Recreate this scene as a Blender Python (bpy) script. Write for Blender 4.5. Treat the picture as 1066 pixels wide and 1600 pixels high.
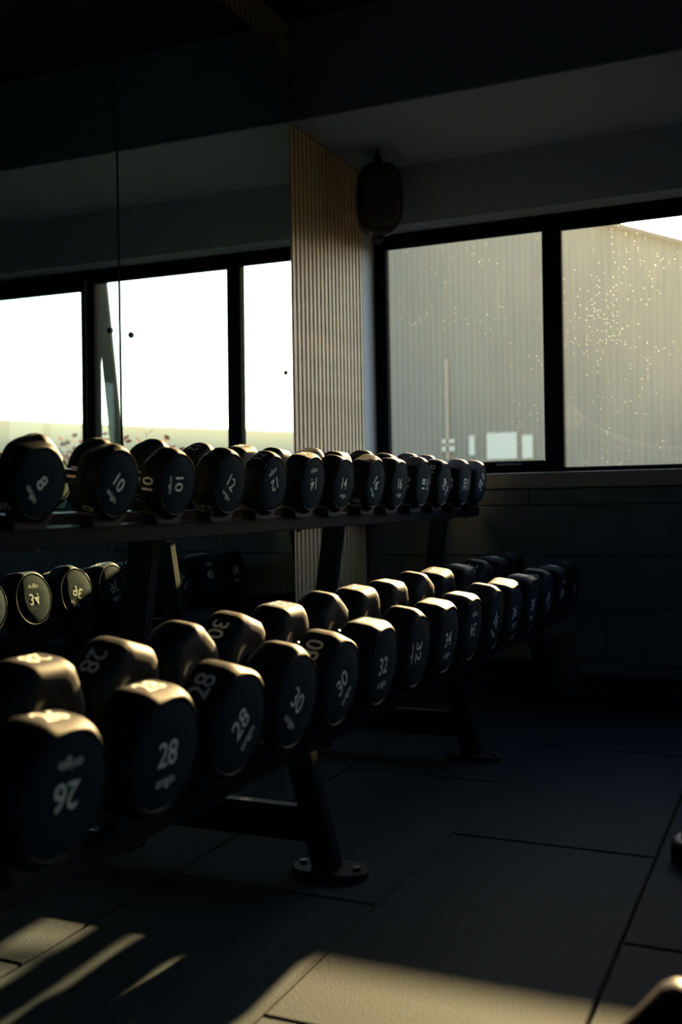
import bpy, bmesh, math, random
from mathutils import Matrix, Vector
random.seed(7)
scene = bpy.context.scene
for o in list(bpy.data.objects):
    bpy.data.objects.remove(o)
COL = scene.collection
PI = math.pi
S = 0.85            # every length below is in camera heights; one camera height is 0.85 m
rad = math.radians

# ------------------------------------------------------------------ camera
YAW, PITCH, ROLL, FPX = rad(24.147), rad(-0.665), rad(-1.0206), 1627.4
CAM = Vector((2.2079, 0.0, 1.0))
fwd = Vector((-math.sin(YAW) * math.cos(PITCH), math.cos(YAW) * math.cos(PITCH), math.sin(PITCH)))
rgt = Vector((math.cos(YAW), math.sin(YAW), 0))
upv = rgt.cross(fwd)
r2 = math.cos(ROLL) * rgt + math.sin(ROLL) * upv
u2 = -math.sin(ROLL) * rgt + math.cos(ROLL) * upv
cd = bpy.data.cameras.new('camera')
cam = bpy.data.objects.new('camera', cd)
COL.objects.link(cam)
m = Matrix.Identity(4)
for i in range(3):
    m[i][0], m[i][1], m[i][2], m[i][3] = r2[i], u2[i], -fwd[i], CAM[i] * S
cam.matrix_world = m
cd.sensor_fit = 'VERTICAL'
cd.sensor_height = 36.0
cd.lens = 36.0 * FPX / 1600.0
cd.clip_start = 0.02
cd.clip_end = 500
cd.dof.use_dof = True
cd.dof.focus_distance = 3.75 * S
cd.dof.aperture_fstop = 2.8
scene.camera = cam

# ------------------------------------------------------------------ sky, sun, exposure
SUN = Vector((-0.008, 1.0, 0.345)).normalized()
w = bpy.data.worlds.new('sky')
scene.world = w
w.use_nodes = True
nt = w.node_tree
nt.nodes.clear()
N = nt.nodes.new
L = nt.links.new
out = N('ShaderNodeOutputWorld')
bg = N('ShaderNodeBackground')
sky = N('ShaderNodeTexSky')
sky.sky_type = 'NISHITA'
sky.sun_disc = False              # the sun itself is the lamp below
sky.sun_elevation = math.asin(SUN.z)
sky.sun_rotation = math.atan2(SUN.x, SUN.y)
sky.air_density = 1.0
sky.dust_density = 1.0
sky.ozone_density = 1.0
L(sky.outputs[0], bg.inputs['Color'])
bg.inputs['Strength'].default_value = 1.0
L(bg.outputs[0], out.inputs[0])
w.cycles.sampling_method = 'MANUAL'
w.cycles.sample_map_resolution = 1024
sd = bpy.data.lights.new('sun', 'SUN')
sd.energy = 80.0
sd.angle = rad(0.9)
sd.color = (1.0, 0.66, 0.30)
sun = bpy.data.objects.new('sun', sd)
COL.objects.link(sun)
sun.rotation_euler = SUN.to_track_quat('Z', 'Y').to_euler()
sun.location = (0, 8, 6)
scene.view_settings.view_transform = 'Standard'
scene.view_settings.look = 'None'
scene.view_settings.exposure = 0.0
scene.view_settings.gamma = 1.0
scene.view_settings.use_curve_mapping = False

# ------------------------------------------------------------------ materials
def mat(name, col, rough=0.5, metal=0.0, spec=0.5, noise=None, bump=None, tint=None):
    """noise=(scale, amount) varies the colour, bump=(scale, strength) adds fine relief"""
    mt = bpy.data.materials.new(name)
    mt.use_nodes = True
    t = mt.node_tree
    b = t.nodes['Principled BSDF']
    b.inputs['Base Color'].default_value = (*col, 1)
    b.inputs['Roughness'].default_value = rough
    b.inputs['Metallic'].default_value = metal
    b.inputs['Specular IOR Level'].default_value = spec
    if tint:
        b.inputs['Specular Tint'].default_value = (*tint, 1)
    co = t.nodes.new('ShaderNodeTexCoord')
    if noise:
        n = t.nodes.new('ShaderNodeTexNoise')
        n.inputs['Scale'].default_value = noise[0]
        n.inputs['Detail'].default_value = 4
        t.links.new(co.outputs['Object'], n.inputs['Vector'])
        r = t.nodes.new('ShaderNodeValToRGB')
        a = noise[1]
        r.color_ramp.elements[0].position = 0.3
        r.color_ramp.elements[1].position = 0.7
        r.color_ramp.elements[0].color = (*[c * (1 - a) for c in col], 1)
        r.color_ramp.elements[1].color = (*[c * (1 + a) for c in col], 1)
        t.links.new(n.outputs['Fac'], r.inputs[0])
        t.links.new(r.outputs[0], b.inputs['Base Color'])
    if bump:
        n2 = t.nodes.new('ShaderNodeTexNoise')
        n2.inputs['Scale'].default_value = bump[0]
        n2.inputs['Detail'].default_value = 3
        t.links.new(co.outputs['Object'], n2.inputs['Vector'])
        bp = t.nodes.new('ShaderNodeBump')
        bp.inputs['Strength'].default_value = bump[1]
        bp.inputs['Distance'].default_value = 0.002
        t.links.new(n2.outputs['Fac'], bp.inputs['Height'])
        t.links.new(bp.outputs[0], b.inputs['Normal'])
    return mt

M = {}
M['head'] = mat('black_urethane', (0.0052, 0.0068, 0.0105), 0.58, spec=0.055, noise=(60, .15), bump=(400, .25))
M['disc'] = mat('slate_insert', (0.0048, 0.0125, 0.022), 0.8, spec=0.02, tint=(.35, .75, 1), bump=(500, .5))
M['print'] = mat('grey_print', (0.42, 0.45, 0.45), 0.6)
M['chrome'] = mat('chrome', (0.62, 0.64, 0.66), 0.22, 1.0)
M['steel'] = mat('black_powder_coat', (0.005, 0.007, 0.012), 0.45, spec=0.05, bump=(300, .15))
M['saddle'] = mat('black_plastic', (0.006, 0.008, 0.013), 0.5, spec=0.12)
M['bolt'] = mat('zinc_bolt', (0.05, 0.055, 0.06), 0.35, 0.9)
M['slat'] = mat('oak_slat', (0.60, 0.46, 0.29), 0.6, noise=(9, .18))
M['felt'] = mat('black_felt', (0.008, 0.008, 0.010), 0.9, spec=0.1)
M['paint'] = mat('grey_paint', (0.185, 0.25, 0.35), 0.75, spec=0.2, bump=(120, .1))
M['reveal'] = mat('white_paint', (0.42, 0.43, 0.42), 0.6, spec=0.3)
M['fascia'] = mat('shaded_grey_paint', (0.06, 0.10, 0.17), 0.8, spec=0.2)  # same grey paint as the soffit, with the fascia's shade put into the colour
M['dark'] = mat('dark_paint', (0.008, 0.014, 0.030), 0.85, spec=0.15)
M['plank'] = mat('dark_stained_plank', (0.05, 0.065, 0.08), 0.55, spec=0.35, noise=(6, .25), bump=(40, .3))
M['rubber'] = mat('rubber_tile', (0.006, 0.015, 0.024), 0.85, spec=0.065, noise=(190, .5), bump=(230, .9))
M['floorbase'] = mat('floor_base', (0.006, 0.007, 0.009), 0.95, spec=0.1)
M['dust'] = mat('lighter_seam', (0.020, 0.026, 0.030), 0.9, spec=.05)  # lighter grey for the thin strip along one tile seam
M['frame'] = mat('black_aluminium', (0.004, 0.006, 0.012), 0.9, spec=0.02)
M['sill'] = mat('sill_board', (0.12, 0.12, 0.12), 0.6)
M['speaker'] = mat('speaker_case', (0.007, 0.008, 0.010), 0.5, spec=0.25)
M['grille'] = mat('speaker_grille', (0.010, 0.011, 0.014), 0.6, bump=(200, .5))
M['vinyl'] = mat('black_vinyl', (0.010, 0.011, 0.015), 0.4, spec=.2)
M['sheet'] = mat('corrugated_sheet', (0.135, 0.142, 0.125), 0.7, spec=.1, noise=(.3, .08))
M['roof'] = mat('roof_sheet', (0.08, 0.08, 0.075), 0.9, spec=.02)
M['pale'] = mat('pale_door', (0.42, 0.40, 0.32), 0.6)
M['rust'] = mat('pink_downpipe', (0.27, 0.20, 0.15), 0.7)
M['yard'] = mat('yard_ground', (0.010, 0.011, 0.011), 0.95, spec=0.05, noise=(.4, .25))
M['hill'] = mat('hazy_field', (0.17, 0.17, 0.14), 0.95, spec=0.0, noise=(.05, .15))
M['post'] = mat('dark_steel_post', (0.006, 0.010, 0.012), 0.9, spec=0.02)
M['leaf'] = mat('russet_leaf', (0.17, 0.045, 0.030), 0.9, spec=0.0)
M['stem'] = mat('shrub_stem', (0.10, 0.06, 0.05), 0.8)
M['rectangle'] = mat('dark_rectangle', (0.016, 0.018, 0.022), 0.6)

# mirror glass
mm = bpy.data.materials.new('mirror_glass')
mm.use_nodes = True
b = mm.node_tree.nodes['Principled BSDF']
b.inputs['Base Color'].default_value = (0.74, 0.90, 0.84, 1)
b.inputs['Metallic'].default_value = 1.0
b.inputs['Roughness'].default_value = 0.0
M['mirror'] = mm
M['mirror_edge'] = mat('mirror_edge', (0.05, 0.09, 0.08), 0.3)

# dirty window glass: clear glass with a film of dust and dried drops that scatters the sun
def glass(name, seed, drops, arcs=()):
    g = bpy.data.materials.new(name)
    g.use_nodes = True
    t = g.node_tree
    t.nodes.clear()
    n = t.nodes.new
    l = t.links.new
    o = n('ShaderNodeOutputMaterial')
    tr = n('ShaderNodeBsdfTransparent')
    tr.inputs[0].default_value = (0.84, 0.86, 0.82, 1)
    du = n('ShaderNodeBsdfRefraction')     # dust and dried drops scatter light mostly forward
    du.inputs['Color'].default_value = (0.80, 0.94, 1.0, 1)
    du.inputs['Roughness'].default_value = 1.0
    du.inputs['IOR'].default_value = 1.42
    gl = n('ShaderNodeBsdfGlossy')
    gl.inputs['Roughness'].default_value = 0.02
    mix = n('ShaderNodeMixShader')
    mix2 = n('ShaderNodeMixShader')
    co = n('ShaderNodeTexCoord')
    mp = n('ShaderNodeMapping')
    mp.inputs['Location'].default_value = (seed, seed * .7, 0)
    l(co.outputs['Object'], mp.inputs[0])
    # film with vertical runs
    mp2 = n('ShaderNodeMapping')
    mp2.inputs['Scale'].default_value = (14, 1, 1.3)
    l(mp.outputs[0], mp2.inputs[0])
    f1 = n('ShaderNodeTexNoise')
    f1.inputs['Scale'].default_value = 2.2
    f1.inputs['Detail'].default_value = 5
    l(mp2.outputs[0], f1.inputs['Vector'])
    f2 = n('ShaderNodeTexNoise')
    f2.inputs['Scale'].default_value = 2.0
    f2.inputs['Detail'].default_value = 3
    l(mp.outputs[0], f2.inputs['Vector'])
    vo = n('ShaderNodeTexVoronoi')
    vo.inputs['Scale'].default_value = 85
    l(mp.outputs[0], vo.inputs['Vector'])
    lt = n('ShaderNodeMath')
    lt.operation = 'LESS_THAN'
    lt.inputs[1].default_value = 0.20
    l(vo.outputs['Distance'], lt.inputs[0])
    # only some of the cells hold a drop, in clusters
    sp = n('ShaderNodeSeparateColor')
    l(vo.outputs['Color'], sp.inputs[0])
    f3 = n('ShaderNodeTexNoise')
    f3.inputs['Scale'].default_value = 3.3
    l(mp.outputs[0], f3.inputs['Vector'])
    th = n('ShaderNodeMapRange')
    th.inputs[1].default_value = 0.42
    th.inputs[2].default_value = 0.72
    th.inputs[3].default_value = 0.0
    th.inputs[4].default_value = drops
    l(f3.outputs['Fac'], th.inputs[0])
    c2 = n('ShaderNodeMath')
    c2.operation = 'LESS_THAN'
    l(sp.outputs[0], c2.inputs[0])
    l(th.outputs[0], c2.inputs[1])
    dr = n('ShaderNodeMath')
    dr.operation = 'MULTIPLY'
    l(lt.outputs[0], dr.inputs[0])
    l(c2.outputs[0], dr.inputs[1])
    a1 = n('ShaderNodeMath')
    a1.operation = 'MULTIPLY_ADD'
    a1.inputs[1].default_value = FILM * .9
    a1.inputs[2].default_value = FILM
    l(f1.outputs['Fac'], a1.inputs[0])
    a2 = n('ShaderNodeMath')
    a2.operation = 'MULTIPLY_ADD'
    a2.inputs[1].default_value = FILM * 1.3
    l(f2.outputs['Fac'], a2.inputs[0])
    l(a1.outputs[0], a2.inputs[2])
    a3 = n('ShaderNodeMath')
    a3.operation = 'MULTIPLY_ADD'
    a3.inputs[1].default_value = FILM * 9
    l(dr.outputs[0], a3.inputs[0])
    l(a2.outputs[0], a3.inputs[2])
    last = a3
    for (ax_, az_, ar_, aw_, k_) in arcs:      # smears left by a cloth
        dn = n('ShaderNodeVectorMath')
        dn.operation = 'DISTANCE'
        dn.inputs[1].default_value = (ax_ * S, 0, (az_ - 1.1226) * S)
        l(co.outputs['Object'], dn.inputs[0])
        cmp_ = n('ShaderNodeMath')
        cmp_.operation = 'COMPARE'
        cmp_.inputs[1].default_value = ar_ * S
        cmp_.inputs[2].default_value = aw_ * S
        l(dn.outputs['Value'], cmp_.inputs[0])
        brk = n('ShaderNodeMath')
        brk.operation = 'MULTIPLY'
        l(cmp_.outputs[0], brk.inputs[0])
        l(f2.outputs['Fac'], brk.inputs[1])
        an = n('ShaderNodeMath')
        an.operation = 'MULTIPLY_ADD'
        an.inputs[1].default_value = FILM * k_
        l(brk.outputs[0], an.inputs[0])
        l(last.outputs[0], an.inputs[2])
        last = an
    l(last.outputs[0], mix.inputs[0])
    l(tr.outputs[0], mix.inputs[1])
    l(du.outputs[0], mix.inputs[2])
    mix2.inputs[0].default_value = 0.03
    l(mix.outputs[0], mix2.inputs[1])
    l(gl.outputs[0], mix2.inputs[2])
    l(mix2.outputs[0], o.inputs[0])
    return g
FILM = 0.00095
M['glass1'] = glass('dusty_glass', 1.3, 0.22)
M['glass2'] = glass('drop_marked_glass', 4.1, 0.70, [(1.6217, 1.9564, .7205, .004, 1.6), (1.6217, 1.9564, .735, .002, 1.4), (1.64, 1.97, .79, .003, 1.0), (1.09, 1.40, .035, .02, .9)])
M['glass3'] = glass('dusty_glass_far', 8.7, 0.12)

# ------------------------------------------------------------------ helpers
def link(o, parent=None):
    COL.objects.link(o)
    if parent is not None:
        o.parent = parent
    return o

def empty(name, loc=(0, 0, 0), parent=None):
    o = bpy.data.objects.new(name, None)
    o.location = loc
    o.empty_display_size = 0.1
    return link(o, parent)

def tag(o, label=None, cat=None, group=None, kind=None):
    if label: o['label'] = label
    if cat: o['category'] = cat
    if group: o['group'] = group
    if kind: o['kind'] = kind
    return o

def mesh(name, bm, material, smooth=False):
    me = bpy.data.meshes.new(name)
    bm.normal_update()
    bm.to_mesh(me)
    bm.free()
    if material is not None:
        me.materials.append(material)
    if smooth:
        me.polygons.foreach_set('use_smooth', [True] * len(me.polygons))
    return me

def obj(name, me, parent=None, loc=(0, 0, 0), rot=(0, 0, 0)):
    o = bpy.data.objects.new(name, me)
    o.location = loc
    o.rotation_euler = rot
    return link(o, parent)

def b_box(bm, x0, x1, y0, y1, z0, z1, bev=0.0, seg=1):
    r = bmesh.ops.create_cube(bm, size=1.0)
    vs = r['verts']
    for v in vs:
        v.co = Vector(((x0 + x1) / 2 + v.co.x * (x1 - x0), (y0 + y1) / 2 + v.co.y * (y1 - y0), (z0 + z1) / 2 + v.co.z * (z1 - z0)))
    if bev > 0:
        es = list({e for v in vs for e in v.link_edges})
        bmesh.ops.bevel(bm, geom=es, offset=bev, segments=seg, profile=0.5, affect='EDGES')
    return bm

def box(name, x0, x1, y0, y1, z0, z1, material, parent=None, bev=0.0, seg=1, smooth=False):
    """box mesh whose object origin sits at its own centre of base"""
    cx, cy = (x0 + x1) / 2, (y0 + y1) / 2
    bm = bmesh.new()
    b_box(bm, x0 - cx, x1 - cx, y0 - cy, y1 - cy, 0, z1 - z0, bev, seg)
    return obj(name, mesh(name, bm, material, smooth), parent, (cx, cy, z0))

def b_bar(bm, p0, p1, wx, wy, bev=0.0):
    """bar of rectangular section from p0 to p1 (section wx along world x, wy along world y)"""
    p0, p1 = Vector(p0), Vector(p1)
    vs = []
    for p in (p0, p1):
        for sx, sy in ((-1, -1), (1, -1), (1, 1), (-1, 1)):
            vs.append(bm.verts.new((p.x + sx * wx / 2, p.y + sy * wy / 2, p.z)))
    fs = [(0, 3, 2, 1), (4, 5, 6, 7), (0, 1, 5, 4), (1, 2, 6, 5), (2, 3, 7, 6), (3, 0, 4, 7)]
    for f in fs:
        bm.faces.new([vs[i] for i in f])
    if bev > 0:
        es = list({e for v in vs for e in v.link_edges})
        bmesh.ops.bevel(bm, geom=es, offset=bev, segments=2, profile=0.5, affect='EDGES')
    return bm

def b_rings(bm, rings, cap0=True, cap1=True):
    """loft through rings of equal point count"""
    vr = [[bm.verts.new(p) for p in r] for r in rings]
    n = len(vr[0])
    for a, c in zip(vr[:-1], vr[1:]):
        for i in range(n):
            j = (i + 1) % n
            bm.faces.new((a[i], a[j], c[j], c[i]))
    if cap0:
        bm.faces.new(list(reversed(vr[0])))
    if cap1:
        bm.faces.new(vr[-1])
    return bm

def b_cyl(bm, p0, p1, r0, r1=None, n=16):
    p0, p1 = Vector(p0), Vector(p1)
    r1 = r0 if r1 is None else r1
    d = (p1 - p0).normalized()
    a = d.orthogonal().normalized()
    c = d.cross(a)
    rings = []
    for p, r in ((p0, r0), (p1, r1)):
        rings.append([p + (a * math.cos(t) + c * math.sin(t)) * r for t in [2 * PI * i / n for i in range(n)]])
    return b_rings(bm, rings)

def text_mesh(name, body, size, material, place, spacing=1.0):
    """flat lettering; place maps (u, v) of the centred text to a local point"""
    cu = bpy.data.curves.new('txt', 'FONT')
    cu.body = body
    cu.size = size
    cu.align_x = 'CENTER'
    cu.space_character = spacing
    cu.resolution_u = 3
    cu.offset = size * .004
    ob = bpy.data.objects.new('txt', cu)
    COL.objects.link(ob)
    bpy.context.view_layer.update()
    me = bpy.data.meshes.new_from_object(ob.evaluated_get(bpy.context.evaluated_depsgraph_get()))
    bpy.data.objects.remove(ob)
    bpy.data.curves.remove(cu)
    ys = [v.co.y for v in me.vertices]
    xs = [v.co.x for v in me.vertices]
    cy, cx = (min(ys) + max(ys)) / 2, (min(xs) + max(xs)) / 2
    for v in me.vertices:
        v.co = Vector(place(v.co.x - cx, v.co.y - cy))
    me.name = name
    me.materials.clear()
    me.materials.append(material)
    return me

# ------------------------------------------------------------------ the room
D, WD = 5.277, 5.435           # inner face of the window wall, front plane of the window frame
XR, YB = 6.2, -3.2             # right wall and rear wall, both out of view
SOF, CEIL = 2.785, 3.245       # underside of the bulkhead, ceiling
FY = 4.40                      # front of the bulkhead
LINT, SILLT, SILLB = 2.4736, 1.1226, 1.042
WX1 = 3.06                     # right end of the window opening

floor = box('floor', -.12, XR + .1, YB - .1, D + .3, -.10, -.014, M['floorbase'])
tag(floor, kind='structure')
# rubber tiles, 0.592 x 1.18, laid in staggered columns
TW, TL, G = 0.592, 1.182, 0.0035
tiles = {}
for k in range(-3, 6):
    x0 = 1.224 + TW * k
    off = 2.952 if k % 2 == 0 else 2.361
    for j in range(-4, 4):
        y0 = off + TL * j
        a0, a1 = max(x0, 0.0), x0 + TW
        c0, c1 = max(y0, -1.6), min(y0 + TL, D)
        if a1 - a0 < .03 or c1 - c0 < .03:
            continue
        key = (round(a1 - a0, 3), round(c1 - c0, 3))
        if key not in tiles:
            bm = bmesh.new()
            w2, l2 = key[0] / 2 - G, key[1] / 2 - G
            b_box(bm, -w2, w2, -l2, l2, -.014, 0, .004, 1)
            tiles[key] = mesh('rubber_tile', bm, M['rubber'])
        obj('rubber_tile', tiles[key], floor, ((a0 + a1) / 2, (c0 + c1) / 2, 0.086 + .014))
for o in floor.children:
    o.location.x -= floor.location.x
    o.location.y -= floor.location.y
ds = box('seam_strip', 1.2212, 1.2268, -1.5, D - .02, -.006, -.0006, M['dust'], None)
ds.parent = floor
ds.location = (ds.location.x - floor.location.x, ds.location.y - floor.location.y, ds.location.z - floor.location.z)

ceiling = box('ceiling', -.2, XR + .1, YB - .1, D + .3, CEIL, CEIL + .1, M['dark'])
tag(ceiling, kind='structure')
bulk = empty('trim_1', (0, FY, SOF))
tag(bulk, kind='structure')
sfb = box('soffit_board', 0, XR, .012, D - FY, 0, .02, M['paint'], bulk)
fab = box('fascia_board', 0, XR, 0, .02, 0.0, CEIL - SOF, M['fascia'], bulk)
wl = box('wall_left', -.2, -.045, YB, WD + .12, -.10, CEIL + .05, M['felt'])
tag(wl, kind='structure')
cg = bpy.data.materials.new('clear_glass')
cg.use_nodes = True
cg.node_tree.nodes.clear()
_o, _t, _g, _m = [cg.node_tree.nodes.new('ShaderNode' + k) for k in ('OutputMaterial', 'BsdfTransparent', 'BsdfGlossy', 'MixShader')]
_t.inputs[0].default_value = (.9, .93, .93, 1)
_g.inputs['Roughness'].default_value = 0.0
_m.inputs[0].default_value = 0.06
cg.node_tree.links.new(_t.outputs[0], _m.inputs[1])
cg.node_tree.links.new(_g.outputs[0], _m.inputs[2])
cg.node_tree.links.new(_m.outputs[0], _o.inputs[0])
M['clear'] = cg
# right wall, out of view, with a wide side window that lets the blue side sky in
wr = empty('wall_right', (XR, 0, 0))
tag(wr, kind='structure')
SY0, SY1, SZ0, SZ1 = -0.6, 1.6, 1.3, 2.6
for nm, a in (('wall_pier', (YB, SY0, -.10, CEIL + .05)), ('wall_pier', (SY1, D + .2, -.10, CEIL + .05)), ('wall_apron', (SY0, SY1, -.10, SZ0)), ('wall_lintel', (SY0, SY1, SZ1, CEIL + .05))):
    box(nm, 0, .1, a[0], a[1], a[2], a[3], M['dark'], wr)
w2 = empty('window_2', (XR, SY0, SZ0))
tag(w2, kind='structure')
for i in range(4):
    yy = (SY1 - SY0 - .06) * i / 3
    box('mullion', .02, .09, yy, yy + .06, 0, SZ1 - SZ0, M['frame'], w2, .004)
for i in range(3):
    ya, yb = (SY1 - SY0 - .06) * i / 3 + .06, (SY1 - SY0 - .06) * (i + 1) / 3
    bm = bmesh.new()
    bm.faces.new([bm.verts.new(p) for p in ((0, ya, .06), (0, yb, .06), (0, yb, SZ1 - SZ0 - .06), (0, ya, SZ1 - SZ0 - .06))])
    obj('pane', mesh('pane', bm, M['clear']), w2, (.055, 0, 0))
for zz in (0, SZ1 - SZ0 - .06):
    box('frame_rail', .025, .085, .06, SY1 - SY0 - .06, zz, zz + .06, M['frame'], w2, .004)
wre = box('wall_rear', -.1, XR + .1, YB - .1, YB, -.10, CEIL + .05, M['dark'])
tag(wre, kind='structure')
wb = empty('wall_back', (0, D, 0))
tag(wb, kind='structure')
def wpart(name, x0, x1, y0, y1, z0, z1, material, bev=0):
    return box(name, x0, x1, y0 - D, y1 - D, z0, z1, material, wb, bev)
wpart('masonry', -.2, XR + .1, D + .012, WD + .12, -.10, SILLB, M['dark'])
wpart('upper_wall', -.045, XR, D, WD + .12, LINT, CEIL, M['paint'])
wpart('side_wall', WX1, XR, D, WD + .12, SILLB, LINT, M['paint'])
wpart('reveal', -.045, 0.0, D - .012, WD + .12, SILLB, LINT + .0, M['reveal'])
# plank cladding under the sill
rows = [(0.157, .4355), (.4355, .6955), (.6955, .956), (.956, SILLB - .002)]
joints = [[0, 1.286, 2.95, 4.6, XR], [0, .62, 2.2, 3.8, XR], [0, 1.75, 3.3, 4.9, XR], [0, .9, 2.5, 4.1, XR]]
for (z0, z1), js in zip(rows, joints):
    for a, c in zip(js[:-1], js[1:]):
        wpart('plank', a + .002, c - .002, D, D + .012, z0 + .0025, z1 - .0025, M['plank'], .002)
wpart('ledge', 0, XR, D - .012, D + .012, .101, .157, M['plank'], .004)
bb = box('baseboard_back', 0, XR, D - .006, D + .010, 0, .0995, M['dark'], None, .002)
tag(bb, kind='structure')
sill = box('trim_2', 0, XR, D - .028, WD + .02, SILLB, SILLT, M['sill'], None, .006, 2)
tag(sill, kind='structure')

# oak slats on black felt between the mirror and the window, and above the mirror
XS0, XS1 = -.030, 0.0
P = 0.0452
sl = {}
def slat(y0, z0, z1):
    key = round(z1 - z0, 3)
    if key not in sl:
        bm = bmesh.new()
        b_box(bm, -.015, .015, -.0140, .0140, 0, z1 - z0, .002)
        sl[key] = mesh('slat', bm, M['slat'])
    o = obj('slat', sl[key], wl)
    o.location = ((XS0 + XS1) / 2 - wl.location.x, y0 - wl.location.y, z0 - wl.location.z)
k = 0
while D - .012 - .016 - k * P > 3.55:
    y = D - .012 - .018 - k * P
    if y > 4.25:
        slat(y, 0.0, SOF - .001 if y > FY + .02 else CEIL - .001)
    else:
        slat(y, 3.045, CEIL - .001)
    k += 1

# mirror panels
nrm = Vector((1, .002, -.0048)).normalized()
def mx_at(y, z):
    return .0445 - (nrm.y * (y - 4.3) + nrm.z * (z - 1)) / nrm.x
def mirror(y0, y1, z0, z1, label):
    bm = bmesh.new()
    c = ((y0 + y1) / 2)
    ox = mx_at(c, z0)
    f, bk = [], []
    for yy, zz in ((y0, z0), (y1, z0), (y1, z1), (y0, z1)):
        xx = mx_at(yy, zz)
        f.append(bm.verts.new((xx - ox, yy - c, zz - z0)))
        bk.append(bm.verts.new((xx - ox - .007, yy - c, zz - z0)))
    ff = bm.faces.new(f)
    bm.faces.new(list(reversed(bk)))
    sides = [bm.faces.new((f[i], bk[i], bk[(i + 1) % 4], f[(i + 1) % 4])) for i in range(4)]
    for s in sides:
        s.material_index = 1
    bmesh.ops.recalc_face_normals(bm, faces=bm.faces[:])
    me = mesh('mirror_panel', bm, M['mirror'])
    me.materials.append(M['mirror_edge'])
    o = obj('mirror_panel', me, None, (ox, c, z0))
    tag(o, label, 'mirror', 'wall mirror panels')
    bb = box('backing_board', -.06, -.0085, y0 - c + .004, y1 - c - .004, 0.004, z1 - z0 - .004, M['felt'], o)
    return o
ZM0, ZM1 = 0.12, 3.03
mA = mirror(2.983, 4.300, ZM0, ZM1, 'tall wall mirror panel ending at the oak slats')
mB = mirror(1.655, 2.971, ZM0, ZM1, 'tall wall mirror panel at the left edge of the photo')
def fixing(par, y, z):
    bm = bmesh.new()
    x = mx_at(y, z) - par.location.x
    b_cyl(bm, (x + .0002, 0, 0), (x + .006, 0, 0), .0105, .0085, 12)
    o = obj('fixing_cap', mesh('fixing_cap', bm, M['steel']), par, (0, y - par.location.y, z - par.location.z))
fixing(mB, 2.921, 1.590)
fixing(mA, 3.042, 1.591)
fixing(mA, 4.233, 1.583)

# ------------------------------------------------------------------ window
win = empty('window_1', (0, WD, SILLT))
tag(win, kind='structure')
def fr(name, x0, x1, z0, z1, y0=0, y1=.075, material='frame', bev=.004):
    return box(name, x0, x1, y0, y1, z0 - SILLT, z1 - SILLT, M[material], win, bev)
fr('frame_jamb', 0.001, .040, SILLT, LINT)
fr('frame_jamb', WX1 - .04, WX1 - .001, SILLT, LINT)
fr('frame_head', .040, WX1 - .04, LINT - .045, LINT)
fr('frame_bottom', .040, WX1 - .04, SILLT, 1.150)
fr('mullion', .9526 + .018, 1.050, 1.150, LINT - .045)
fr('mullion', 2.020, 2.100 - .018, 1.150, LINT - .045)
def sash(x0, x1, z0, z1, t, tt):
    o0, o1, p0, p1 = x0 - t, x1 + t, 1.150, LINT - .045
    s = empty('sash', (0, -.008, 0), win)
    for nm, a in (('sash_stile', (o0, x0, p0, p1)), ('sash_stile', (x1, o1, p0, p1)), ('sash_rail', (x0, x1, z1, p1)), ('sash_rail', (x0, x1, p0, z0))):
        box(nm, a[0], a[1], 0, .06, a[2] - SILLT, a[3] - SILLT, M['frame'], s, .003)
sash(.0738, .9526, 1.190, 2.399, .034, .03)
sash(2.118, 2.985, 1.190, 2.350, .034, .06)
fr('glazing_bead', 1.050, 2.020, 2.392, LINT - .045, .02, .06)
def pane(x0, x1, z0, z1, g):
    bm = bmesh.new()
    vs = [bm.verts.new(p) for p in ((x0, 0, z0 - SILLT), (x1, 0, z0 - SILLT), (x1, 0, z1 - SILLT), (x0, 0, z1 - SILLT))]
    bm.faces.new(vs)
    obj('pane', mesh('pane', bm, M[g]), win, (0, .032, 0))
pane(.0738, .9526, 1.190, 2.399, 'glass1')
pane(1.050, 2.020, 1.150, 2.392, 'glass2')
pane(2.118, 2.985, 1.190, 2.350, 'glass3')
# latch on the bottom rail of the left sash
lh = empty('latch', (.72, -.008, 1.169 - SILLT), win)
bm = bmesh.new(); b_box(bm, -.028, .028, -.010, 0, -.009, .009, .003)
obj('latch_plate', mesh('latch_plate', bm, M['bolt']), lh)
bm = bmesh.new(); b_box(bm, -.012, .115, -.024, -.012, -.006, .008, .004)
obj('latch_lever', mesh('latch_lever', bm, M['bolt']), lh)

# ------------------------------------------------------------------ outside
yard = box('yard', -60, 120, WD + .13, 140, -.9, -.6, M['yard'])
box('side_ground', XR + .12 - 30, 90, -60 - (140 + WD + .13) / 2, WD + .13 - (140 + WD + .13) / 2, 0, .3, M['yard'], yard)
tag(yard, 'open yard ground outside the windows', 'ground', kind='structure')
# hazy hillside seen in the mirror
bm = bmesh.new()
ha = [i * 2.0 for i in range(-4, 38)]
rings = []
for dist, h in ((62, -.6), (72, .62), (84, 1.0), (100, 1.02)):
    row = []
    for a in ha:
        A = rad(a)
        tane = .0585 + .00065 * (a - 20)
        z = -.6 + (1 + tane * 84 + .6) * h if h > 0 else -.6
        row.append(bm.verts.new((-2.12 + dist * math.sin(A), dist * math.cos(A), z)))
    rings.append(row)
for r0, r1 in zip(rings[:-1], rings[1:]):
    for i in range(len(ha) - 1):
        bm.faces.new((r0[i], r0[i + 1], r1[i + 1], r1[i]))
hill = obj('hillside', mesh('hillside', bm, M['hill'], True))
tag(hill, 'hazy pale hillside beyond the yard seen in the mirror', 'hill', kind='structure')
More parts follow.
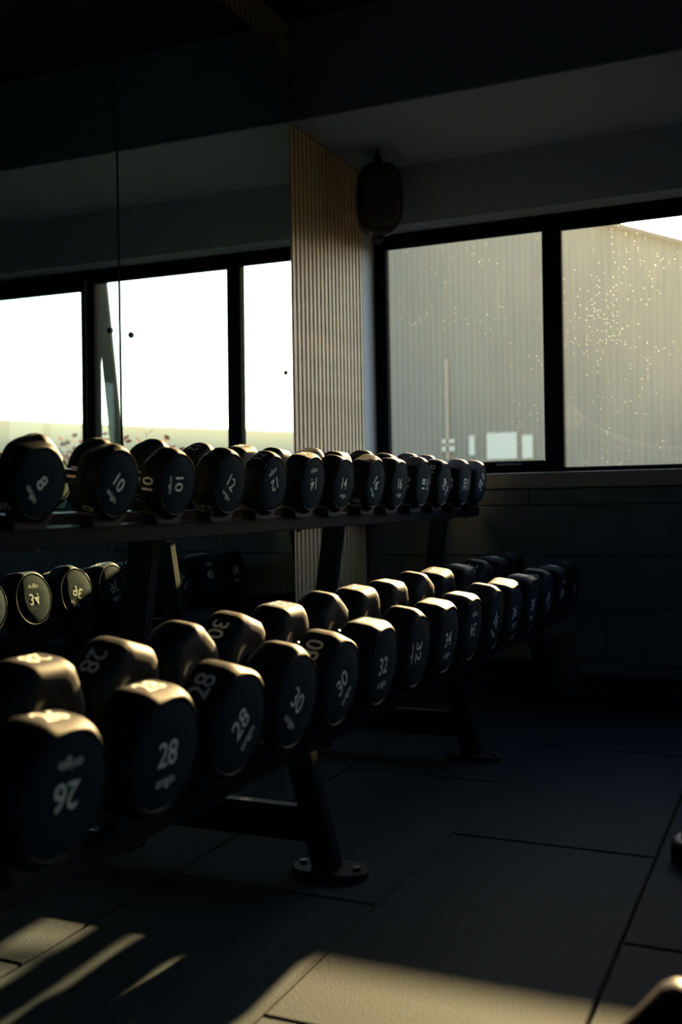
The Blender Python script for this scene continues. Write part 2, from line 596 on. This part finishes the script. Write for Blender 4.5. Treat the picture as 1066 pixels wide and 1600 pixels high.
# corrugated shed
BY = 31.0
bld = empty('corrugated_shed', (-4, BY, -.6))
tag(bld, 'tall corrugated metal shed with sloping roof outside the window', 'building')
def roof_z(x):
    return 8.74 - .39 * (x + 2.83) if x > -6.5 else 8.74 + .39 * 3.67 - .12 * (-6.5 - x)
bm = bmesh.new()
pitch = .19
xs, x = [], -22.0
while x < 11.4:
    xs += [(x, 0), (x + pitch * .35, 0), (x + pitch * .5, -.05), (x + pitch * .85, -.05)]
    x += pitch
lo = [bm.verts.new((px + 4, py, 0)) for px, py in xs]
hi = [bm.verts.new((px + 4, py, roof_z(px) + .6)) for px, py in xs]
for i in range(len(xs) - 1):
    bm.faces.new((lo[i], lo[i + 1], hi[i + 1], hi[i]))
obj('cladding', mesh('cladding', bm, M['sheet']), bld)
bm = bmesh.new()
for xa, xb in ((-22.2, -6.5), (-6.5, 11.7)):
    za, zb = roof_z(xa) + .6, roof_z(xb) + .6
    if xa < -7: zb = roof_z(-6.499) + .6
    q = []
    for yy in (-.35, 14):
        for dz in (0, .14):
            q += [bm.verts.new((xa + 4, yy, za + dz)), bm.verts.new((xb + 4, yy, zb + dz))]
    for f in ((0, 1, 3, 2), (4, 6, 7, 5), (0, 4, 5, 1), (2, 3, 7, 6), (0, 2, 6, 4), (1, 5, 7, 3)):
        bm.faces.new([q[i] for i in f])
obj('roof', mesh('roof', bm, M['roof']), bld)
box('end_wall', 15.35, 15.45, .05, 14, 0, 3.4, M['sheet'], bld)
def opening(name, px0, px1, pz0, pz1, mt):
    box(name, px0 + 4, px1 + 4, -.12, -.055, pz0 + .6, pz1 + .6, M[mt], bld)
opening('bay_door', -6.72, -5.78, 2.15, 2.95, 'pale')
opening('bay_door', -5.62, -5.30, 2.15, 2.85, 'pale')
opening('sign_panel', -8.15, -7.75, 2.70, 2.82, 'pale')
opening('sign_panel', -8.15, -7.75, 2.45, 2.60, 'pale')
opening('vent_door', -7.28, -7.10, 2.3, 2.9, 'pale')
opening('downpipe', -8.02, -7.93, 2.2, 5.3, 'rust')
# leaning steel post close outside the window, seen in the mirror
bm = bmesh.new()
b_bar(bm, (0, 0, 0), (.37, .0, 3.45), .105, .05, .006)
lp = obj('leaning_post', mesh('leaning_post', bm, M['post']), None, (2.70, 6.9, -.598))
tag(lp, 'dark steel post leaning outside the window, seen in the mirror', 'post')
# russet shrub
def shrub(cx, cy, h, seed, label):
    rnd = random.Random(seed)
    s = empty('russet_shrub', (cx, cy, -.598))
    tag(s, label, 'shrub', 'shrubs outside the window')
    bm = bmesh.new(); tips = []
    for i in range(9):
        a = rnd.uniform(0, 2 * PI); r = rnd.uniform(.1, .38)
        p = Vector((r * math.cos(a), r * math.sin(a), h * rnd.uniform(.8, 1.0)))
        b_cyl(bm, (p.x * .1, p.y * .1, 0), p, .018, .006, 6)
        tips.append(p)
    obj('stem', mesh('stem', bm, M['stem'], True), s)
    bm = bmesh.new()
    for p in tips:
        for i in range(60):
            q = p * rnd.uniform(.72, 1.03) + Vector((rnd.gauss(0, .09), rnd.gauss(0, .09), rnd.gauss(0, .04)))
            d = Vector((rnd.gauss(0, 1), rnd.gauss(0, 1), rnd.gauss(0, .6))).normalized()
            n = d.orthogonal().normalized()
            l, wd = .085, .034
            v = [bm.verts.new(c) for c in (q, q + d * l * .5 + n * wd, q + d * l, q + d * l * .5 - n * wd)]
            bm.faces.new(v)
    tag(obj('foliage', mesh('foliage', bm, M['leaf']), s), kind='stuff')
shrub(5.25, 9.2, 2.25, 3, 'russet leaved shrub left of the leaning post in the mirror')
shrub(4.10, 8.9, 2.24, 5, 'russet leaved shrub right of the leaning post in the mirror')

# ------------------------------------------------------------------ dumbbells
NSEG = 120
FLAT = .925
def polyr(R, th):
    """round head with six flats"""
    a = R * FLAT
    best = R
    for k in range(6):
        d = (th - k * PI / 3 + PI) % (2 * PI) - PI
        if abs(d) < PI / 2:
            best = min(best, a / math.cos(d))
    return best
def ring(x, f, R, circ):
    pts = []
    for i in range(NSEG):
        th = 2 * PI * i / NSEG
        r = polyr(R, th) * (1 - circ) + R * FLAT * circ
        r *= f
        pts.append(Vector((x, r * math.sin(th), r * math.cos(th))))
    return pts
head_me = {}
def head_meshes(w, R, T):
    """head along +x starting at x=0 (handle side); flats: the first one faces +z"""
    if w in head_me:
        return head_me[w]
    bm = bmesh.new()
    prof = [(0.004, .30, .6), (0, .32, .6), (0, .80, .5), (.006, .90, .2), (.016, .965, 0), (.026, .99, 0), (.036, 1.0, 0),
            (T - .036, 1.0, 0), (T - .028, .993, 0), (T - .019, .975, .05), (T - .011, .953, .2), (T - .004, .930, .5), (T, .912, .9),
            (T - .0006, .900, 1), (T - .0070, .890, 1), (T - .0076, .40, 1)]
    rings = [ring(x, f, R, c) for x, f, c in prof]
    b_rings(bm, rings)
    bmesh.ops.recalc_face_normals(bm, faces=bm.faces[:])
    hm = mesh('head', bm, M['head'], True)
    # inset disc
    Rd = R * FLAT * .872
    bm = bmesh.new()
    rr = []
    for x, f in ((T - .0074, 1.0), (T - .0045, 1.0), (T - .0010, .975), (T - .0002, .955), (T - .0002, .4)):
        rr.append([Vector((x, f * Rd * math.sin(2 * PI * i / 64), f * Rd * math.cos(2 * PI * i / 64))) for i in range(64)])
    b_rings(bm, rr)
    bmesh.ops.recalc_face_normals(bm, faces=bm.faces[:])
    dm = mesh('face_disc', bm, M['disc'], True)
    xt = T + .0006
    nm = text_mesh('number', str(w), Rd * .66, M['print'], lambda u, v: (xt, u, v + Rd * .02), .95)
    om = text_mesh('brand_lettering', 'origin', Rd * .26, M['print'], lambda u, v: (xt, u, v - Rd * .52), 1.0)
    zf = R * FLAT + .0006
    fm = text_mesh('rim_number', str(w), min(T * .62, R * .52), M['print'], lambda u, v: (T * .5 - v, u, zf), .95)
    head_me[w] = (hm, dm, nm, om, fm)
    return head_me[w]
handle_me = {}
def handle_mesh(gap):
    key = round(gap, 3)
    if key not in handle_me:
        bm = bmesh.new()
        g = gap / 2
        prof = [(-g - .004, .020), (-g + .010, .020), (-g + .012, .0165), (-g * .5, .0175), (0, .0185), (g * .5, .0175), (g - .012, .0165), (g - .010, .020), (g + .004, .020)]
        b_rings(bm, [[Vector((x, r * math.sin(2 * PI * i / 20), r * math.cos(2 * PI * i / 20))) for i in range(20)] for x, r in prof])
        bmesh.ops.recalc_face_normals(bm, faces=bm.faces[:])
        handle_me[key] = mesh('handle', bm, M['chrome'], True)
    return handle_me[key]
def dumbbell(w, R, T, gap, centre, tilt, rot, label, group):
    hm, dm, nm, om, fm = head_meshes(w, R, T)
    d = empty('dumbbell', centre)
    d.rotation_euler = (rad(rot), tilt, 0)
    tag(d, label, 'dumbbell', group)
    obj('handle', handle_mesh(gap), d)
    for s in (0, 1):
        h = obj('head', hm, d, (gap / 2 * (1 - 2 * s), 0, 0), (0, 0, PI * s))
        obj('face_disc', dm, h)
        obj('number', nm, h)
        obj('brand_lettering', om, h)
        obj('rim_number', fm, h)
        obj('rim_number', fm, h, (0, 0, 0), (PI, 0, 0))
    return d

TILT = .145
ct, st = math.cos(TILT), math.sin(TILT)
# (number, y, turn of the printed face)
UP = [(8, 1.771, -52), (10, 2.036, -40), (10, 2.293, -88), (12, 2.553, -35), (12, 2.814, -152), (14, 3.077, -172), (14, 3.326, -4), (16, 3.609, -42),
      (16, 3.859, 0), (18, 4.127, 88), (18, 4.401, 52), (20, 4.689, 90), (20, 4.946, 150)]
LO = [(26, 1.285, 176), (28, 1.560, 0), (28, 1.822, 44), (30, 2.070, -36), (30, 2.316, 42), (32, 2.580, 2), (32, 2.855, -90), (34, 3.124, 4), (34, 3.392, 180),
      (36, 3.668, -26), (36, 3.932, 10), (38, 4.212, 0), (38, 4.490, 44), (40, 4.772, 180), (40, 5.052, 0)]
RU = {8: .0920, 10: .0940, 12: .0985, 14: .1030, 16: .1065, 18: .110, 20: .113}
RL = {26: .1215, 28: .1222, 30: .1230, 32: .1238, 34: .1246, 36: .1252, 38: .1258, 40: .1264}
TU = {8: .066, 10: .072, 12: .077, 14: .082, 16: .086, 18: .090, 20: .094}
TLo = {26: .104, 28: .107, 30: .110, 32: .112, 34: .114, 36: .116, 38: .118, 40: .120}
GAP = .155
UO = Vector((.557, 0, .9655))     # middle of the top of the upper tray
LOo = Vector((.960, 0, .4470))    # and of the lower tray
CLR = .010                        # height of the saddle floor above the tray
def tray_pt(O, lx, y, lz):
    return Vector((O.x + lx * ct + lz * st, y, O.z - lx * st + lz * ct))
words = {0: 'nearer', 1: 'farther'}
NAMES = {8: 'eight', 10: 'ten', 12: 'twelve', 14: 'fourteen', 16: 'sixteen', 18: 'eighteen', 20: 'twenty', 26: 'twenty-six', 28: 'twenty-eight', 30: 'thirty',
         32: 'thirty-two', 34: 'thirty-four', 36: 'thirty-six', 38: 'thirty-eight', 40: 'forty'}
def row(items, Rs, Ts, O, tier):
    seen = {}
    cnt = {}
    for w, _, _ in items:
        cnt[w] = cnt.get(w, 0) + 1
    for w, y, rot in items:
        i = seen.get(w, 0)
        seen[w] = i + 1
        c = tray_pt(O, 0, y, CLR + Rs[w] + .001)
        if cnt[w] == 1:
            lab = 'black dumbbell marked %s, nearest the camera on the %s rack tier' % (NAMES[w], tier)
        else:
            lab = '%s of the two black dumbbells marked %s on the %s rack tier' % (words[i], NAMES[w], tier)
        dumbbell(w, Rs[w], Ts[w], GAP, c, TILT, rot, lab, 'dumbbells on the %s tier' % tier)
row(UP, RU, TU, UO, 'upper')
row(LO, RL, TLo, LOo, 'lower')

# ------------------------------------------------------------------ rack
rack = empty('dumbbell_rack', (.70, 3.2, 0))
tag(rack, 'long black two tier steel dumbbell rack along the mirror', 'rack')
def rk(name, bm, material, smooth=False, parent=None):
    """mesh given in room coordinates, hung under the rack"""
    me = mesh(name, bm, material, smooth)
    o = obj(name, me, parent or rack)
    o.location = -rack.location if parent is None else (0, 0, 0)
    return o
FRAMES = [1.19, 2.514, 3.832, 5.150]
for fy in FRAMES:
    bm = bmesh.new(); b_bar(bm, (1.022, fy, .022), (.928, fy, .398), .078, .045, .006)
    rk('front_leg', bm, M['steel'])
    bm = bmesh.new(); b_bar(bm, (.326, fy, .022), (.463, fy, .922), .084, .045, .006)
    rk('rear_leg', bm, M['steel'])
    bm = bmesh.new(); b_box(bm, .36, .985, fy - .020, fy + .020, .082, .176, .005)
    rk('floor_beam', bm, M['steel'])
    bm = bmesh.new()
    q = [Vector((.40, fy - .018, .455)), Vector((.93, fy - .018, .375))]
    vs = []
    for p in q:
        for dy, dz in ((0, 0), (.036, 0), (.036, .048), (0, .048)):
            vs.append(bm.verts.new((p.x, p.y + dy, p.z + dz)))
    for f in ((0, 3, 2, 1), (4, 5, 6, 7), (0, 1, 5, 4), (1, 2, 6, 5), (2, 3, 7, 6), (3, 0, 4, 7)):
        bm.faces.new([vs[i] for i in f])
    rk('tier_arm', bm, M['steel'])
    for fx in (1.030, .322):
        bm = bmesh.new()
        n = 12
        def stad(sc, z):
            pts = []
            for i in range(n + 1):
                t = -PI / 2 + PI * i / n
                pts.append(Vector((fx + sc * (.048 + .058 * math.cos(t)), fy + sc * .062 * math.sin(t), z)))
            for i in range(n + 1):
                t = PI / 2 + PI * i / n
                pts.append(Vector((fx + sc * (-.048 + .058 * math.cos(t)), fy + sc * .062 * math.sin(t), z)))
            return pts
        b_rings(bm, [stad(1.0, .0005), stad(1.0, .016), stad(.96, .021)])
        bmesh.ops.recalc_face_normals(bm, faces=bm.faces[:])
        ft = rk('foot_plate', bm, M['steel'])
        for dx in (-.078, .078):
            bm = bmesh.new(); b_cyl(bm, (fx + dx, fy, .021), (fx + dx, fy, .029), .011, .010, 8)
            rk('bolt', bm, M['bolt'], False, ft)

saddle_me = {}
def saddle_mesh(R, L_):
    key = (round(R, 4), round(L_, 3))
    if key in saddle_me:
        return saddle_me[key]
    bm = bmesh.new()
    # concave cradle: wide lips on top, narrow foot, local z=0 on the tray
    n = 10
    half = math.radians(38)
    prof = [(-R * .52, 0), (R * .52, 0)]
    top = []
    Rc = R + .0015
    for i in range(n + 1):
        t = half - 2 * half * i / n
        top.append((Rc * math.sin(t), CLR + R + .001 - Rc * math.cos(t)))
    prof = prof + [(R * .70, .026)] + [(top[0][0] + .006, top[0][1])] + top + [(top[-1][0] - .006, top[-1][1])] + [(-R * .70, .026)]
    f = [bm.verts.new((L_ / 2, a, c)) for a, c in prof]
    k_ = [bm.verts.new((-L_ / 2, a, c)) for a, c in prof]
    m_ = len(prof)
    bm.faces.new(f); bm.faces.new(list(reversed(k_)))
    for i in range(m_):
        j = (i + 1) % m_
        bm.faces.new((f[i], k_[i], k_[j], f[j]))
    bmesh.ops.recalc_face_normals(bm, faces=bm.faces[:])
    saddle_me[key] = mesh('saddle', bm, M['saddle'])
    return saddle_me[key]
def tray(name, O, y0, y1, halfw, items, Rs, Ts):
    yc = (y0 + y1) / 2
    bm = bmesh.new()
    hl = (y1 - y0) / 2
    # two steel rails joined by flat ties at the frames
    b_box(bm, halfw - .034, halfw, -hl, hl, -.046, 0, .003)
    b_box(bm, -halfw, -halfw + .034, -hl, hl, -.046, 0, .003)
    for fy in FRAMES:
        if abs(fy - yc) < hl - .03:
            b_box(bm, -halfw + .02, halfw - .02, fy - yc - .028, fy - yc + .028, -.044, -.030, .002)
    t = obj(name, mesh(name, bm, M['steel']), rack)
    t.location = Vector((O.x, yc, O.z)) - rack.location
    t.rotation_euler = (0, TILT, 0)
    for w, y, rot in items:
        me = saddle_mesh(Rs[w], Ts[w] * .62)
        for s in (1, -1):
            obj('saddle', me, t, (s * (GAP / 2 + Ts[w] * .42), y - yc, 0))
    bmb = bmesh.new(); b_cyl(bmb, (0, 0, -.046), (0, 0, -.056), .0085, .0075, 6)
    bme = mesh('bolt', bmb, M['bolt'])
    for i, (w, y, rot) in enumerate(items):
        obj('bolt', bme, t, (halfw - .017, y - yc + .05, 0))
    return t
tray('upper_tray', UO, 1.05, 5.165, .118, UP, RU, TU)
tray('lower_tray', LOo, 1.05, 5.225, .140, LO, RL, TLo)

# ------------------------------------------------------------------ loudspeaker under the bulkhead
sp = empty('loudspeaker', (.231, 4.95, 2.335))
sp.rotation_euler = (0, 0, rad(28))
tag(sp, 'black pill shaped loudspeaker bracketed under the bulkhead beside the window', 'speaker')
def super_ring(w_, h_, y_, cz, n=48, pw_=2.9):
    pts = []
    for i in range(n):
        t = 2 * PI * i / n
        c, s_ = math.cos(t), math.sin(t)
        pts.append(Vector((math.copysign(abs(c) ** (2 / pw_), c) * w_ / 2, y_, cz + math.copysign(abs(s_) ** (2 / pw_), s_) * h_ / 2)))
    return pts
bm = bmesh.new()
b_rings(bm, [super_ring(.16, .26, .11, .185), super_ring(.20, .32, .10, .185), super_ring(.225, .345, .05, .185), super_ring(.235, .355, -.04, .185), super_ring(.23, .35, -.075, .185), super_ring(.20, .32, -.085, .185)])
bmesh.ops.recalc_face_normals(bm, faces=bm.faces[:])
obj('cabinet', mesh('cabinet', bm, M['speaker'], True), sp)
bm = bmesh.new()
b_rings(bm, [super_ring(.198, .315, -.0855, .185), super_ring(.17, .28, -.096, .185), super_ring(.10, .2, -.100, .185)])
bmesh.ops.recalc_face_normals(bm, faces=bm.faces[:])
obj('grille', mesh('grille', bm, M['grille'], True), sp)
bm = bmesh.new()
b_box(bm, -.022, .022, .0, .03, .36, .408, .003)
b_box(bm, -.022, .022, .0, .17, .400, .410, .002)
b_box(bm, -.022, .022, .12, .13, -.002, .405, .002)
b_box(bm, -.022, .022, .0, .13, -.006, .006, .002)
b_cyl(bm, (0, .015, .405), (0, .015, .449), .012, .012, 10)
obj('bracket', mesh('bracket', bm, M['speaker']), sp)
# ------------------------------------------------------------------ odds and ends
bd = box('rectangle', 1.022, 1.140, D - .034, D - .016, .0, .296, M['rectangle'], None, .004)  # thin dark rectangle just in front of the planks
tag(bd, 'thin dark board standing against the plank wall behind the rack', 'rectangle')
# foot of a machine at the right edge
mf = empty('machine_foot', (1.945, 2.965, 0))
tag(mf, 'black rubber machine foot on the floor at the right edge', 'machine foot')
bm = bmesh.new()
def circ(r, z, n=28):
    return [Vector((r * math.cos(2 * PI * i / n), r * math.sin(2 * PI * i / n), z)) for i in range(n)]
b_rings(bm, [circ(.088, .0005), circ(.092, .012), circ(.090, .052), circ(.080, .062), circ(.066, .063)])
obj('rubber_cup', mesh('rubber_cup', bm, M['saddle'], True), mf)
bm = bmesh.new()
b_rings(bm, [circ(.064, .060), circ(.064, .070), circ(.058, .074)])
obj('steel_plate', mesh('steel_plate', bm, M['bolt'], True), mf)
bm = bmesh.new(); b_bar(bm, (.022, 0, .072), (.12, .02, .75), .06, .05, .005)
obj('leg', mesh('leg', bm, M['steel']), mf)
# padded roller end in the lower right corner
rl = empty('padded_roller', (2.09, 1.25, 0))
tag(rl, 'black padded roller end of gym equipment in the lower right corner', 'roller')
bm = bmesh.new()
p0, p1 = Vector((-.140, .03, .238)), Vector((.000, .05, .402))
ax = (p1 - p0).normalized()
a_ = ax.orthogonal().normalized(); c_ = ax.cross(a_)
ln = (p1 - p0).length
rr = []
RP = .042
for dd, r in ((0, .2), (.004, .55), (.014, .85), (.03, 1.0), (ln - .03, 1.0), (ln - .014, .85), (ln - .004, .55), (ln, .2)):
    rr.append([p0 + ax * dd + (a_ * math.cos(2 * PI * i / 28) + c_ * math.sin(2 * PI * i / 28)) * r * RP for i in range(28)])
b_rings(bm, rr)
bmesh.ops.recalc_face_normals(bm, faces=bm.faces[:])
obj('pad', mesh('pad', bm, M['vinyl'], True), rl)
bm = bmesh.new(); b_bar(bm, (-.05, .035, 0.0), (-.05, .035, .32), .03, .03, .004)
obj('stand', mesh('stand', bm, M['steel']), rl)

# ------------------------------------------------------------------ camera heights to metres
for me in bpy.data.meshes:
    me.transform(Matrix.Scale(S, 4))
for o in scene.objects:
    if o.type in ('MESH', 'EMPTY'):
        o.location = o.location * S
